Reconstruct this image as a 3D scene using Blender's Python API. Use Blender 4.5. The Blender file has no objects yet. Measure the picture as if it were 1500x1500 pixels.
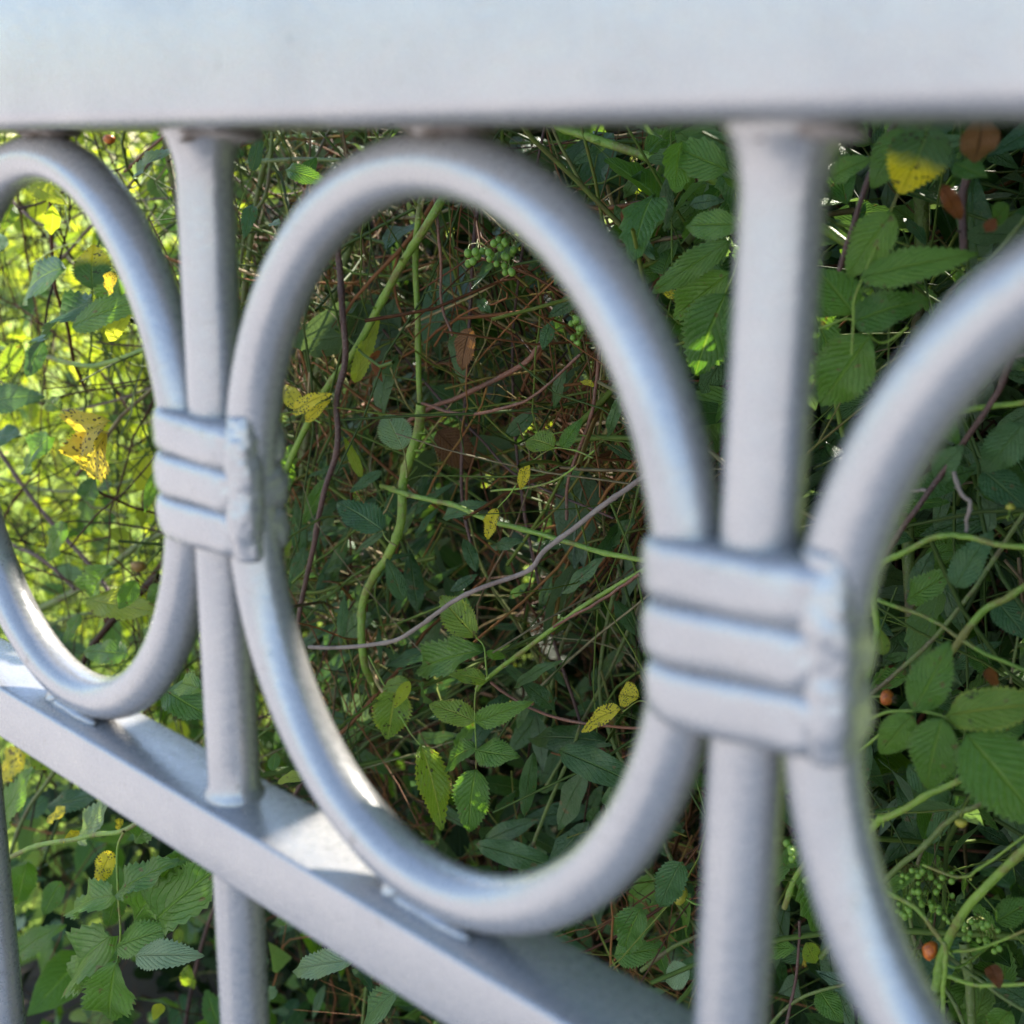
import bpy, bmesh, math, random
import numpy as np
from mathutils import Vector, Matrix, noise
R = math.radians
random.seed(7)
rng = np.random.default_rng(7)
sc = bpy.context.scene
COL = sc.collection
Z0 = 1.0                                   # height of the ring centres above the ground

# ------------------------------------------------------------------ camera, sky, sun, exposure
YAW, PITCH, ROLL, FPX = -0.7630, 0.2615, 0.0116, 1945.6
CAM = Vector((0.2954, -0.1955, Z0 + 0.0860))
fw = Vector((math.sin(YAW)*math.cos(PITCH), math.cos(YAW)*math.cos(PITCH), -math.sin(PITCH)))
r_ = fw.cross(Vector((0, 0, 1))).normalized(); u_ = r_.cross(fw)
rt = math.cos(ROLL)*r_ + math.sin(ROLL)*u_
up = -math.sin(ROLL)*r_ + math.cos(ROLL)*u_
cd = bpy.data.cameras.new('camera'); cam = bpy.data.objects.new('camera', cd); COL.objects.link(cam)
cam.matrix_world = Matrix(((rt.x, up.x, -fw.x, CAM.x), (rt.y, up.y, -fw.y, CAM.y), (rt.z, up.z, -fw.z, CAM.z), (0, 0, 0, 1)))
cd.sensor_fit = 'HORIZONTAL'; cd.sensor_width = 36; cd.lens = 36*FPX/1500
cd.clip_start = 0.01; cd.clip_end = 500
cd.dof.use_dof = True; cd.dof.focus_distance = 0.61
cd.dof.aperture_fstop = (cd.lens/1000)/0.0039
sc.camera = cam

SUN_AZ, SUN_EL = R(-15), R(43)
SUN = Vector((math.sin(SUN_AZ)*math.cos(SUN_EL), math.cos(SUN_AZ)*math.cos(SUN_EL), math.sin(SUN_EL)))
w = bpy.data.worlds.new('World'); sc.world = w; w.use_nodes = True
sky = w.node_tree.nodes.new('ShaderNodeTexSky'); sky.sky_type = 'NISHITA'; sky.sun_disc = False
sky.sun_elevation = SUN_EL; sky.sun_rotation = SUN_AZ
bg = w.node_tree.nodes['Background']; bg.inputs['Strength'].default_value = 0.15
w.node_tree.links.new(sky.outputs[0], bg.inputs[0])
sl = bpy.data.lights.new('sun', 'SUN'); sl.energy = 5.0; sl.angle = R(0.5); sl.color = (1, .93, .82)
so = bpy.data.objects.new('sun', sl); COL.objects.link(so)
so.rotation_euler = SUN.to_track_quat('Z', 'Y').to_euler()
so.location = (0, 3, 4)
sc.view_settings.view_transform = 'Standard'; sc.view_settings.look = 'None'
sc.view_settings.exposure = 1.55; sc.view_settings.gamma = 1
sc.render.engine = 'CYCLES'
sc.cycles.max_bounces = 8; sc.cycles.diffuse_bounces = 4; sc.cycles.transmission_bounces = 4; sc.cycles.sample_clamp_indirect = 6

# ------------------------------------------------------------------ helpers
def ray(px, py):
    return (fw + rt*((px-750)/FPX) - up*((py-750)/FPX))
def at(px, py, Y):
    """the point on the vertical plane y = Y that shows at (px, py) of the photograph"""
    d = ray(px, py)
    return CAM + d*((Y-CAM.y)/d.y)
def depth(p):
    return (Vector(p)-CAM).dot(fw)

def tag(o, label=None, cat=None, group=None, kind=None):
    if label: o['label'] = label
    if cat: o['category'] = cat
    if group: o['group'] = group
    if kind: o['kind'] = kind
    return o
def link(name, data, parent=None, mw=None):
    o = bpy.data.objects.new(name, data); COL.objects.link(o)
    if mw is None: mw = Matrix.Identity(4)
    if parent is not None:
        o.parent = parent
        o.matrix_local = WM[parent.name].inverted() @ mw
    else:
        o.matrix_local = mw
    WM[o.name] = mw.copy()
    return o
WM = {}
def empty(name, loc):
    return link(name, None, None, Matrix.Translation(loc))
def bm_mesh(name, bm, mat, smooth=True):
    me = bpy.data.meshes.new(name); bm.to_mesh(me); bm.free()
    me.materials.append(mat)
    if smooth:
        for p in me.polygons: p.use_smooth = True
    return me

def np_mesh(name, V, F, mat, uv=None, tint=None, smooth=True):
    """F: list of arrays (n,4) or (n,3); uv per vertex, tint per vertex"""
    me = bpy.data.meshes.new(name)
    V = np.asarray(V, np.float32)
    F = [np.asarray(f, np.int32) for f in F if len(f)]
    nl = sum(f.size for f in F); npoly = sum(len(f) for f in F)
    me.vertices.add(len(V)); me.vertices.foreach_set('co', V.ravel())
    me.loops.add(nl); me.polygons.add(npoly)
    vi = np.concatenate([f.ravel() for f in F])
    me.loops.foreach_set('vertex_index', vi)
    st, tot, s = [], [], 0
    for f in F:
        k = f.shape[1]; st.append(s+np.arange(len(f))*k); tot.append(np.full(len(f), k)); s += f.size
    me.polygons.foreach_set('loop_start', np.concatenate(st).astype(np.int32))
    me.polygons.foreach_set('loop_total', np.concatenate(tot).astype(np.int32))
    if smooth: me.polygons.foreach_set('use_smooth', np.ones(npoly, bool))
    if uv is not None:
        l = me.uv_layers.new(name='UVMap'); l.data.foreach_set('uv', np.asarray(uv, np.float32)[vi].ravel())
    if tint is not None:
        a = me.attributes.new('tint', 'FLOAT', 'POINT'); a.data.foreach_set('value', np.asarray(tint, np.float32))
    me.materials.append(mat); me.update(); me.validate()
    return me

# ------------------------------------------------------------------ materials
def new_mat(name):
    m = bpy.data.materials.new(name); m.use_nodes = True
    return m, m.node_tree, m.node_tree.nodes['Principled BSDF']
def N(nt, t, **kw):
    n = nt.nodes.new(t)
    for k, v in kw.items():
        if k.startswith('i_'):
            n.inputs[int(k[2:])].default_value = v
        else: setattr(n, k, v)
    return n
def ramp(nt, fac, stops):
    n = nt.nodes.new('ShaderNodeValToRGB'); el = n.color_ramp.elements
    while len(el) < len(stops): el.new(.5)
    for e, (p, c) in zip(el, stops):
        e.position = p; e.color = (*c, 1) if len(c) == 3 else c
    nt.links.new(fac, n.inputs[0]); return n.outputs[0]
def math_(nt, op, a, b=None, c=None):
    n = nt.nodes.new('ShaderNodeMath'); n.operation = op
    for i, x in enumerate((a, b, c)):
        if x is None: continue
        if hasattr(x, 'links'): nt.links.new(x, n.inputs[i])
        else: n.inputs[i].default_value = x
    return n.outputs[0]
def mix(nt, f, a, b):
    n = nt.nodes.new('ShaderNodeMix'); n.data_type = 'RGBA'
    for x, i in ((f, 0), (a, 6), (b, 7)):
        if hasattr(x, 'links'): nt.links.new(x, n.inputs[i])
        else: n.inputs[i].default_value = x if i == 0 else (*x, 1)
    return n.outputs[2]
def noise_(nt, vec, scale, detail=3, rough=.5):
    n = nt.nodes.new('ShaderNodeTexNoise'); n.inputs['Scale'].default_value = scale
    n.inputs['Detail'].default_value = detail; n.inputs['Roughness'].default_value = rough
    nt.links.new(vec, n.inputs['Vector']); return n.outputs[0]
def bump(nt, h, strength, dist, bsdf):
    n = nt.nodes.new('ShaderNodeBump'); n.inputs['Strength'].default_value = strength; n.inputs['Distance'].default_value = dist
    nt.links.new(h, n.inputs['Height']); nt.links.new(n.outputs[0], bsdf.inputs['Normal']); return n.outputs[0]

def paint_mat():
    m, nt, b = new_mat('silver_paint')
    tc = N(nt, 'ShaderNodeTexCoord').outputs['Object']
    n1 = noise_(nt, tc, 38, 4, .6); n2 = noise_(nt, tc, 420, 3, .6)
    c = ramp(nt, n1, [(.25, (.37, .365, .372)), (.5, (.415, .407, .408)), (.75, (.445, .432, .425))])
    n3 = noise_(nt, tc, 240, 4, .75)
    c = mix(nt, math_(nt, 'MULTIPLY', ramp(nt, n3, [(.64, (0,)*3), (.70, (1,)*3)]), .55), c, (.20, .185, .165))     # grime in the pits of the paint
    nt.links.new(c, b.inputs['Base Color'])
    b.inputs['Metallic'].default_value = .5; b.inputs['Coat Weight'].default_value = .2; b.inputs['Coat Roughness'].default_value = .25
    nt.links.new(ramp(nt, n2, [(.3, (.22,)*3), (.7, (.36,)*3)]), b.inputs['Roughness'])
    h = math_(nt, 'ADD', math_(nt, 'MULTIPLY', n1, .35), math_(nt, 'MULTIPLY', n2, .3))
    h = math_(nt, 'ADD', h, math_(nt, 'MULTIPLY', noise_(nt, tc, 160, 3, .7), .25))
    bump(nt, h, .36, .0012, b)
    return m
PAINT = paint_mat()

def leaf_mat(name, dark, light, vein, spots=0, back=None, trans=.28, rough=.38, edge=None, attr=False, veins=1.0, tipcol=None, tm=1.9, relief=1.0):
    m, nt, b = new_mat(name)
    L = nt.links
    uvn = N(nt, 'ShaderNodeUVMap').outputs[0]
    sep = N(nt, 'ShaderNodeSeparateXYZ'); L.new(uvn, sep.inputs[0])
    u, v = sep.outputs[0], sep.outputs[1]
    au = math_(nt, 'ABSOLUTE', math_(nt, 'SUBTRACT', u, .5))          # 0 .. .5
    # random number of this leaf
    if attr: rnd = N(nt, 'ShaderNodeAttribute', attribute_name='tint').outputs['Fac']
    else: rnd = N(nt, 'ShaderNodeObjectInfo').outputs['Random']
    tc = N(nt, 'ShaderNodeTexCoord').outputs['Object']
    if not attr:                                   # single leaves are modelled one unit long: put the grain at true size
        vm = N(nt, 'ShaderNodeVectorMath', operation='SCALE'); L.new(tc, vm.inputs[0]); vm.inputs['Scale'].default_value = .035
        va = N(nt, 'ShaderNodeVectorMath', operation='ADD'); L.new(vm.outputs[0], va.inputs[0]); L.new(rnd, va.inputs[1]); tc = va.outputs[0]
    big = noise_(nt, tc, 60, 3); fine = noise_(nt, tc, 900, 2)
    f = math_(nt, 'ADD', math_(nt, 'MULTIPLY', rnd, .65), math_(nt, 'MULTIPLY', big, .5))
    c = ramp(nt, f, [(.15, dark), (.95, light)])
    # side veins run forward from the midrib
    ph = math_(nt, 'SUBTRACT', math_(nt, 'MULTIPLY', v, 10.0), math_(nt, 'MULTIPLY', au, 7.5))
    fr = math_(nt, 'ABSOLUTE', math_(nt, 'SUBTRACT', math_(nt, 'FRACT', ph), .5))     # .5 = vein
    side = math_(nt, 'SMOOTH_MIN', math_(nt, 'MULTIPLY', math_(nt, 'MAXIMUM', math_(nt, 'SUBTRACT', fr, .41), 0), 11), 1.0, .1)
    mid = math_(nt, 'MAXIMUM', math_(nt, 'SUBTRACT', 1.0, math_(nt, 'MULTIPLY', au, 26)), 0)
    vn = math_(nt, 'MAXIMUM', math_(nt, 'MULTIPLY', side, .38*veins), mid)
    c = mix(nt, math_(nt, 'MULTIPLY', vn, .9), c, vein)
    if tipcol is not None:
        tn = math_(nt, 'ADD', v, math_(nt, 'MULTIPLY', math_(nt, 'SUBTRACT', big, .5), .5))
        c = mix(nt, ramp(nt, tn, [(.42, (0,)*3), (.68, (1,)*3)]), c, tipcol)
    if edge is not None:
        e = math_(nt, 'MULTIPLY', math_(nt, 'MAXIMUM', math_(nt, 'SUBTRACT', au, .40), 0), 7)
        c = mix(nt, math_(nt, 'MULTIPLY', e, .6), c, edge)
    if spots:
        vo = N(nt, 'ShaderNodeTexVoronoi'); vo.inputs['Scale'].default_value = 420; L.new(tc, vo.inputs['Vector'])
        s1 = math_(nt, 'LESS_THAN', vo.outputs['Distance'], .36)
        s2 = math_(nt, 'GREATER_THAN', noise_(nt, tc, 130, 2), .46 if spots > 1 else .58)
        c = mix(nt, math_(nt, 'MULTIPLY', math_(nt, 'MULTIPLY', s1, s2), .9), c, (.035, .022, .01))
    blem = math_(nt, 'MULTIPLY', math_(nt, 'GREATER_THAN', noise_(nt, tc, 210, 2, .4), .70), .75)
    if not attr: c = mix(nt, blem, c, (.16, .10, .03))
    c = mix(nt, math_(nt, 'MULTIPLY', noise_(nt, tc, 1400, 2), .35), c, mix(nt, .5, dark, (.02, .04, .015)))
    # underside paler
    geo = N(nt, 'ShaderNodeNewGeometry')
    if back is not None:
        c = mix(nt, math_(nt, 'MULTIPLY', geo.outputs['Backfacing'], .8), c, back)
    L.new(c, b.inputs['Base Color'])
    b.inputs['Roughness'].default_value = rough
    b.inputs['Specular IOR Level'].default_value = .15 if trans < .1 else .45
    h = math_(nt, 'SUBTRACT', math_(nt, 'MULTIPLY', fine, .35), vn)
    med = noise_(nt, tc, 330, 3, .6)
    h = math_(nt, 'ADD', h, math_(nt, 'MULTIPLY', big, 1.2))
    h = math_(nt, 'ADD', h, math_(nt, 'MULTIPLY', med, .9))
    h = math_(nt, 'SUBTRACT', h, math_(nt, 'MULTIPLY', fr, .32*veins))
    nrm = bump(nt, h, .8, .0012*relief, b)
    tr = N(nt, 'ShaderNodeBsdfTranslucent')
    tcx = nt.nodes.new('ShaderNodeMix'); tcx.data_type = 'RGBA'; tcx.blend_type = 'MULTIPLY'; tcx.inputs[0].default_value = 1
    L.new(c, tcx.inputs[6]); tcx.inputs[7].default_value = (tm*1.15, tm*1.1, tm*.45, 1)
    L.new(tcx.outputs[2], tr.inputs[0]); L.new(nrm, tr.inputs['Normal'])
    ms = N(nt, 'ShaderNodeMixShader'); ms.inputs[0].default_value = trans
    L.new(b.outputs[0], ms.inputs[1]); L.new(tr.outputs[0], ms.inputs[2])
    L.new(ms.outputs[0], nt.nodes['Material Output'].inputs[0])
    return m
M = {}
for sfx, at_ in (('', False), ('_mass', True)):
    M['rose'+sfx] = leaf_mat('rose_leaf'+sfx, (.055, .15, .016), (.14, .28, .028), (.24, .40, .07), 0, (.13, .22, .11), .3, .40, (.16, .24, .06), at_)
    M['blue'+sfx] = leaf_mat('blue_green_leaf'+sfx, (.034, .100, .030), (.085, .18, .055), (.18, .30, .11), 0, (.14, .22, .15), .22, .42, None, at_)
    M['privet'+sfx] = leaf_mat('privet_leaf'+sfx, (.026, .075, .016), (.080, .16, .040), (.13, .22, .07), 0, (.11, .17, .10), .2, .30, None, at_, .25)
    M['lime'+sfx] = leaf_mat('lime_leaf'+sfx, (.20, .29, .020), (.50, .54, .06), (.5, .55, .14), 0, None, .5, .45, None, at_)
M['deep_mass'] = leaf_mat('shade_dark_leaf', (.010, .026, .006), (.028, .055, .014), (.06, .1, .04), 0, None, .04, .45, None, True)  # leaf colour darkened to paint in the shade deep inside the hedge
M['lime_edge'] = leaf_mat('sunny_yellowing_leaf', (.13, .23, .022), (.25, .35, .035), (.44, .48, .10), 1, (.2, .27, .1), .34, .42, (.42, .40, .04))  # yellowing leaf, its colour brightened to put in sun patches on the middle leaves
M['tip'] = leaf_mat('yellow_tipped_leaf', (.05, .12, .03), (.09, .18, .04), (.2, .3, .1), 1, (.13, .2, .1), .3, .42, None, False, 1, (.86, .70, .02))
M['yellow'] = leaf_mat('yellow_leaf', (.56, .48, .02), (.80, .66, .03), (.50, .42, .06), 2, None, .35, .5, None, False, .6)
M['ochre'] = leaf_mat('ochre_leaf', (.42, .33, .03), (.55, .44, .05), (.45, .4, .1), 2, None, .35, .5, None, False, .4)
M['dead'] = leaf_mat('dead_leaf', (.13, .055, .022), (.26, .12, .045), (.09, .04, .02), 0, None, .25, .7, None, False)
M['rust'] = leaf_mat('rust_leaf', (.20, .06, .018), (.30, .10, .03), (.15, .05, .02), 0, None, .3, .6, None, False)
M['pale'] = leaf_mat('pale_leaf', (.16, .26, .12), (.24, .34, .17), (.34, .42, .24), 0, (.2, .3, .16), .3, .35, (.3, .38, .2), False)

def stem_mat(name, a, b_, blotch, attr=False, rough=.5, ring=0.25):
    m, nt, b = new_mat(name)
    tc = N(nt, 'ShaderNodeTexCoord').outputs['Object']
    n1 = noise_(nt, tc, 90, 3); n2 = noise_(nt, tc, 700, 3)
    f = n1
    if attr:
        f = N(nt, 'ShaderNodeAttribute', attribute_name='tint').outputs['Fac']
        f = math_(nt, 'ADD', math_(nt, 'MULTIPLY', f, .8), math_(nt, 'MULTIPLY', n1, .2))
    c = ramp(nt, f, [(.25, a), (.75, b_)])
    c = mix(nt, math_(nt, 'MULTIPLY', ramp(nt, noise_(nt, tc, 45, 4, .7), [(.50, (0,)*3), (.60, (1,)*3)]), .8), c, blotch)
    c = mix(nt, math_(nt, 'MULTIPLY', math_(nt, 'GREATER_THAN', n2, .62), ring), c, (.3, .27, .2))
    nt.links.new(c, b.inputs['Base Color']); b.inputs['Roughness'].default_value = rough
    bump(nt, math_(nt, 'ADD', n2, n1), .8, .0009, b)
    return m
M['green_stem'] = stem_mat('green_stem', (.13, .23, .022), (.25, .37, .045), (.16, .12, .03))
M['olive_stem'] = stem_mat('olive_stem', (.07, .11, .02), (.14, .19, .035), (.09, .06, .03))
M['brown_stem'] = stem_mat('brown_stem', (.06, .028, .022), (.13, .06, .045), (.06, .03, .03))
M['red_stem'] = stem_mat('red_stem', (.16, .06, .035), (.24, .10, .055), (.10, .05, .03))
M['grey_stem'] = stem_mat('grey_stem', (.20, .15, .125), (.32, .26, .22), (.16, .11, .09), rough=.7)

def mass_stem(name, stops):
    m, nt, b = new_mat(name)
    f = N(nt, 'ShaderNodeAttribute', attribute_name='tint').outputs['Fac']
    tc = N(nt, 'ShaderNodeTexCoord').outputs['Object']
    n1 = noise_(nt, tc, 160, 3)
    f = math_(nt, 'ADD', f, math_(nt, 'MULTIPLY', math_(nt, 'SUBTRACT', n1, .5), .25))
    nt.links.new(ramp(nt, f, stops), b.inputs['Base Color']); b.inputs['Roughness'].default_value = .6; b.inputs['Specular IOR Level'].default_value = .25
    bump(nt, noise_(nt, tc, 900, 2), .4, .0004, b)
    return m
M['twig_brown'] = mass_stem('brown_twigs', [(0, (.018, .007, .004)), (.35, (.085, .030, .012)), (.6, (.26, .105, .035)), (.75, (.11, .15, .015)), (.88, (.16, .19, .03)), (1, (.48, .33, .17))])
M['twig_green'] = mass_stem('green_twigs', [(0, (.03, .05, .01)), (.4, (.055, .09, .015)), (.7, (.13, .19, .03)), (.85, (.12, .07, .035)), (1, (.28, .25, .13))])

def simple(name, c1, c2, rough, scale=300, trans=0, bumpd=.0003):
    m, nt, b = new_mat(name)
    tc = N(nt, 'ShaderNodeTexCoord').outputs['Object']
    n = noise_(nt, tc, scale, 3)
    nt.links.new(ramp(nt, n, [(.35, c1), (.65, c2)]), b.inputs['Base Color'])
    b.inputs['Roughness'].default_value = rough
    bump(nt, n, .3, bumpd, b)
    return m
M['hip'] = simple('orange_hip', (.35, .07, .015), (.62, .17, .02), .3, 3)
M['hip_green'] = simple('unripe_hip', (.30, .32, .03), (.45, .36, .05), .3, 120)
M['hip_brown'] = simple('brown_hip', (.16, .14, .03), (.36, .16, .04), .3, 120)
M['sepal'] = simple('sepal', (.06, .035, .02), (.12, .08, .03), .7)
M['berry'] = simple('green_berry', (.13, .26, .03), (.24, .40, .05), .3, 200)

# ------------------------------------------------------------------ geometry builders
def tube_arrays(pts, rad, sides=6, cap=True):
    P = np.asarray(pts, float); n = len(P)
    T = np.gradient(P, axis=0); T /= np.linalg.norm(T, axis=1)[:, None]+1e-12
    a = np.array([0, 0, 1.]) if abs(T[0, 2]) < .9 else np.array([1., 0, 0])
    nx = np.cross(T[0], a); nx /= np.linalg.norm(nx)
    V = []
    ang = np.arange(sides)*2*math.pi/sides
    for i in range(n):
        nx = nx-T[i]*(nx@T[i]); nx /= np.linalg.norm(nx); ny = np.cross(T[i], nx)
        V.append(P[i]+rad[i]*(np.cos(ang)[:, None]*nx+np.sin(ang)[:, None]*ny))
    V = np.concatenate(V)
    i = np.arange(n-1)[:, None]*sides; j = np.arange(sides)[None, :]; k = (j+1) % sides
    F = np.stack([i+j, i+k, i+sides+k, i+sides+j], -1).reshape(-1, 4)
    return V, F
class Tubes:
    def __init__(s): s.V = []; s.F = []; s.T = []; s.n = 0
    def add(s, pts, rad, tint=.5, sides=5):
        V, F = tube_arrays(pts, rad, sides)
        s.V.append(V); s.F.append(F+s.n); s.T.append(np.full(len(V), tint)); s.n += len(V)
    def cone(s, p, d, r, L, tint=.5, sides=4):
        s.add([p, p+d*L*.5, p+d*L], [r, r*.45, r*.04], tint, sides)
    def mesh(s, name, mat):
        return np_mesh(name, np.concatenate(s.V), [np.concatenate(s.F)], mat, tint=np.concatenate(s.T))

def smooth_path(pts, step=6, jit=0):
    """Catmull-Rom through pts"""
    P = [np.array(p, float) for p in pts]
    P = [2*P[0]-P[1]]+P+[2*P[-1]-P[-2]]
    out = []
    for i in range(1, len(P)-2):
        for k in range(step):
            t = k/step
            a, b, c, d = P[i-1:i+3]
            out.append(.5*((2*b)+(-a+c)*t+(2*a-5*b+4*c-d)*t*t+(-a+3*b-3*c+d)*t**3))
    out.append(P[-2])
    out = np.array(out)
    if jit:
        for k, s in ((2, .25), (6, 1.)):
            f = rng.normal(0, 1, (len(out)//k+2, 3))
            out += jit*s*np.stack([np.interp(np.arange(len(out))/k, np.arange(len(f)), f[:, c]) for c in range(3)], -1)*.5
    return out

def leaf_arrays(nv, nu, kind, seed, serr=.07):
    """leaf of length 1 along +Y, normal +Z, returns V, F, UV.  nu columns per half"""
    r = random.Random(seed)
    fold = r.uniform(.12, .42); droop = r.uniform(.02, .34); rip = r.uniform(.012, .045); twist = r.uniform(-.25, .25)
    ph = r.uniform(0, 6); bend = r.uniform(-.08, .08)
    V = []; UV = []
    for i in range(nv+1):
        v = i/nv
        if kind == 'rose': wv = .31*math.sin(math.pi*v**.86)**.72*(1-.28*v)
        elif kind == 'round': wv = .40*math.sin(math.pi*v**.9)**.6
        elif kind == 'privet': wv = .145*math.sin(math.pi*v**.92)**.85
        else: wv = .24*math.sin(math.pi*v**.8)**.9
        if i in (0, nv): wv = .004
        sgn = (i % 2)
        for j in range(-nu, nu+1):
            e = j/nu; x = e*wv; y = v
            if abs(j) == nu and serr and 0 < i < nv:
                x *= 1+serr*(1 if sgn else -1); y += (.35/nv if sgn else -.1/nv)
            z = abs(x)*fold - droop*v*v + rip*math.sin(v*14+ph+(1 if e > 0 else 2))*abs(e) + .03*math.cos(e*1.5)
            z += .007*math.sin((v*10-abs(e)*3.7)*2*math.pi)*abs(e)*(1-abs(e))*(1 if kind != 'privet' else .2)
            z += x*twist*v
            V.append((x+bend*v*v, y, z)); UV.append((.5+.5*e, v))
    m = 2*nu+1
    F = [(i*m+j, i*m+j+1, (i+1)*m+j+1, (i+1)*m+j) for i in range(nv) for j in range(m-1)]
    return np.array(V), np.array(F), np.array(UV)
LEAFMESH = {}
def leaf_mesh(kind, mat, var, hi=True):
    k = (kind, mat, var, hi)
    if k not in LEAFMESH:
        nv, nu = ((34, 3) if hi else (16, 2))
        if kind == 'privet': nv, nu = ((14, 2) if hi else (8, 1))
        V, F, UV = leaf_arrays(nv, nu, kind, var*13+5, .085 if kind in ('rose', 'round') else 0)
        LEAFMESH[k] = np_mesh('leaf_blade', V, [F], M[mat], uv=UV)
    return LEAFMESH[k]

def frame(base, tip, nrm, wscale=1.0):
    """matrix for a leaf: length along base->tip, normal towards nrm"""
    y = Vector(tip)-Vector(base); L = y.length; y = y/L
    n = Vector(nrm); x = y.cross(n)
    if x.length < 1e-4: x = y.cross(Vector((.3, .5, .8)))
    x.normalize(); z = x.cross(y)
    m = Matrix(((x.x*L*wscale, y.x*L, z.x*L, base[0]), (x.y*L*wscale, y.y*L, z.y*L, base[1]), (x.z*L*wscale, y.z*L, z.z*L, base[2]), (0, 0, 0, 1)))
    return m
def rv(s=1): return Vector((random.gauss(0, s), random.gauss(0, s), random.gauss(0, s)))
YOFF = 0.0
WREF = {'rose': .52, 'round': .74, 'privet': .27, 'oval': .42}

def leaflet(parent, base, tip, wpx, Y, mat='rose', kind='rose', dy=None, nt=None, name='leaflet', hi=True, Yt=None):
    """a leaf whose base and tip stand at two points near plane y=Y; wpx = its width as a photo measure"""
    Y = Y+YOFF; b = at(*base, Y); dy = random.uniform(-.012, .012) if dy is None else dy
    t = at(*tip, Y+dy)
    L = (t-b).length; wm = wpx*depth((b+t)/2)/FPX
    ws = wm/(L*WREF[kind])
    ws = min(max(ws, .45), 1.5)
    n = (CAM-b).normalized()*1.0 + Vector((0, -.1, .35)) + rv(.22 if not hi else .14)
    if nt is not None: n = Vector(nt)
    o = link(name, leaf_mesh(kind, mat, random.randrange(5), hi), parent, frame(b, t, n, ws))
    return o

def stem(parent, name, pts, wpx, mat, Y=.3, thorns=0, jit=.0010, label=None, taper=.8, bumps=True, pmesh=None):
    """pts: (px, py[, Y])"""
    P = [at(p[0], p[1], (p[2] if len(p) > 2 else Y)+YOFF) for p in pts]
    path = smooth_path(P, 7, jit)
    mid = depth(P[len(P)//2]); r0 = wpx*.5*mid/FPX
    n = len(path); rad = r0*np.linspace(1, taper, n)
    if bumps:
        for k in range(3, n, random.randrange(9, 13)): rad[k] *= 1.22
    T = Tubes(); T.add(path, rad, .5, 9)
    for _ in range(thorns):
        i = random.randrange(2, n-2); d = rv(); t = Vector(path[i+1]-path[i]).normalized(); d = (d-d.dot(t)*t).normalized()-t*.4
        T.cone(path[i]+np.array(d)*rad[i]*.7, np.array(d), rad[i]*.55, r0*1.7)
    me = T.mesh(name, M[mat])
    o = link(name, me, parent)
    o.matrix_local = WM[parent.name].inverted() if parent else Matrix.Identity(4)
    if label: o['label'] = label
    return o

# ------------------------------------------------------------------ the fence
S = .17; RB = .0073; RT = .0069; HR, BR = .0843, .0706
ZT, ZBOT = Z0-.0904, Z0-.1100
def paint_part(name, bm, parent, loc=(0, 0, 0), smooth=True):
    return link(name, bm_mesh(name, bm, PAINT, smooth), parent, Matrix.Translation(loc))
fence = empty('metal_fence', (0, 0, 0))
tag(fence, 'silver painted metal railing of round bars and upright oval rings between two flat rails', 'fence')
def box_bm(x0, x1, y0, y1, z0, z1, bev=.0012, seg=3, cuts=0):
    bm = bmesh.new(); bmesh.ops.create_cube(bm, size=1)
    for v in bm.verts: v.co = ((x0+x1)/2+v.co.x*(x1-x0), (y0+y1)/2+v.co.y*(y1-y0), (z0+z1)/2+v.co.z*(z1-z0))
    bmesh.ops.bevel(bm, geom=bm.edges[:], offset=bev, segments=seg, profile=.5, affect='EDGES')
    return bm
XL, XR = -S*7.5, S*4.5
o = paint_part('top_rail', box_bm(XL, XR, -.024, .024, Z0+.0918, Z0+.1425, .0040, 5), fence)
o = paint_part('bottom_rail', box_bm(XL, XR, -.0118, .0118, ZBOT, ZT, .0013, 3), fence)
o = paint_part('ground_rail', box_bm(XL, XR, -.0118, .0118, .10, .12, .0013, 3), fence)
for x in (XL+.02, XR-.02):
    paint_part('post', box_bm(x-.02, x+.02, -.0195, .0195, -.2, Z0+.16, .002, 2), fence)

def tube_bm(path, rad, sides=24, closed=False):
    bm = bmesh.new(); P = np.asarray(path, float); n = len(P); rings = []
    T = (np.roll(P, -1, 0)-np.roll(P, 1, 0)) if closed else np.gradient(P, axis=0)
    T /= np.linalg.norm(T, axis=1)[:, None]
    for i in range(n):
        a = np.array([0, 1., 0]) if abs(T[i, 1]) < .9 else np.array([1., 0, 0])
        nx = np.cross(T[i], a); nx /= np.linalg.norm(nx); ny = np.cross(T[i], nx)
        rr = rad[i] if hasattr(rad, '__len__') else rad
        rings.append([bm.verts.new(P[i]+rr*(math.cos(t)*nx+math.sin(t)*ny)) for t in np.arange(sides)*2*math.pi/sides])
    for i in range(n if closed else n-1):
        A, B = rings[i], rings[(i+1) % n]
        for j in range(sides):
            bm.faces.new((A[j], A[(j+1) % sides], B[(j+1) % sides], B[j]))
    if not closed: bm.faces.new(rings[0][::-1]); bm.faces.new(rings[-1])
    bmesh.ops.recalc_face_normals(bm, faces=bm.faces)
    return bm
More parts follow.
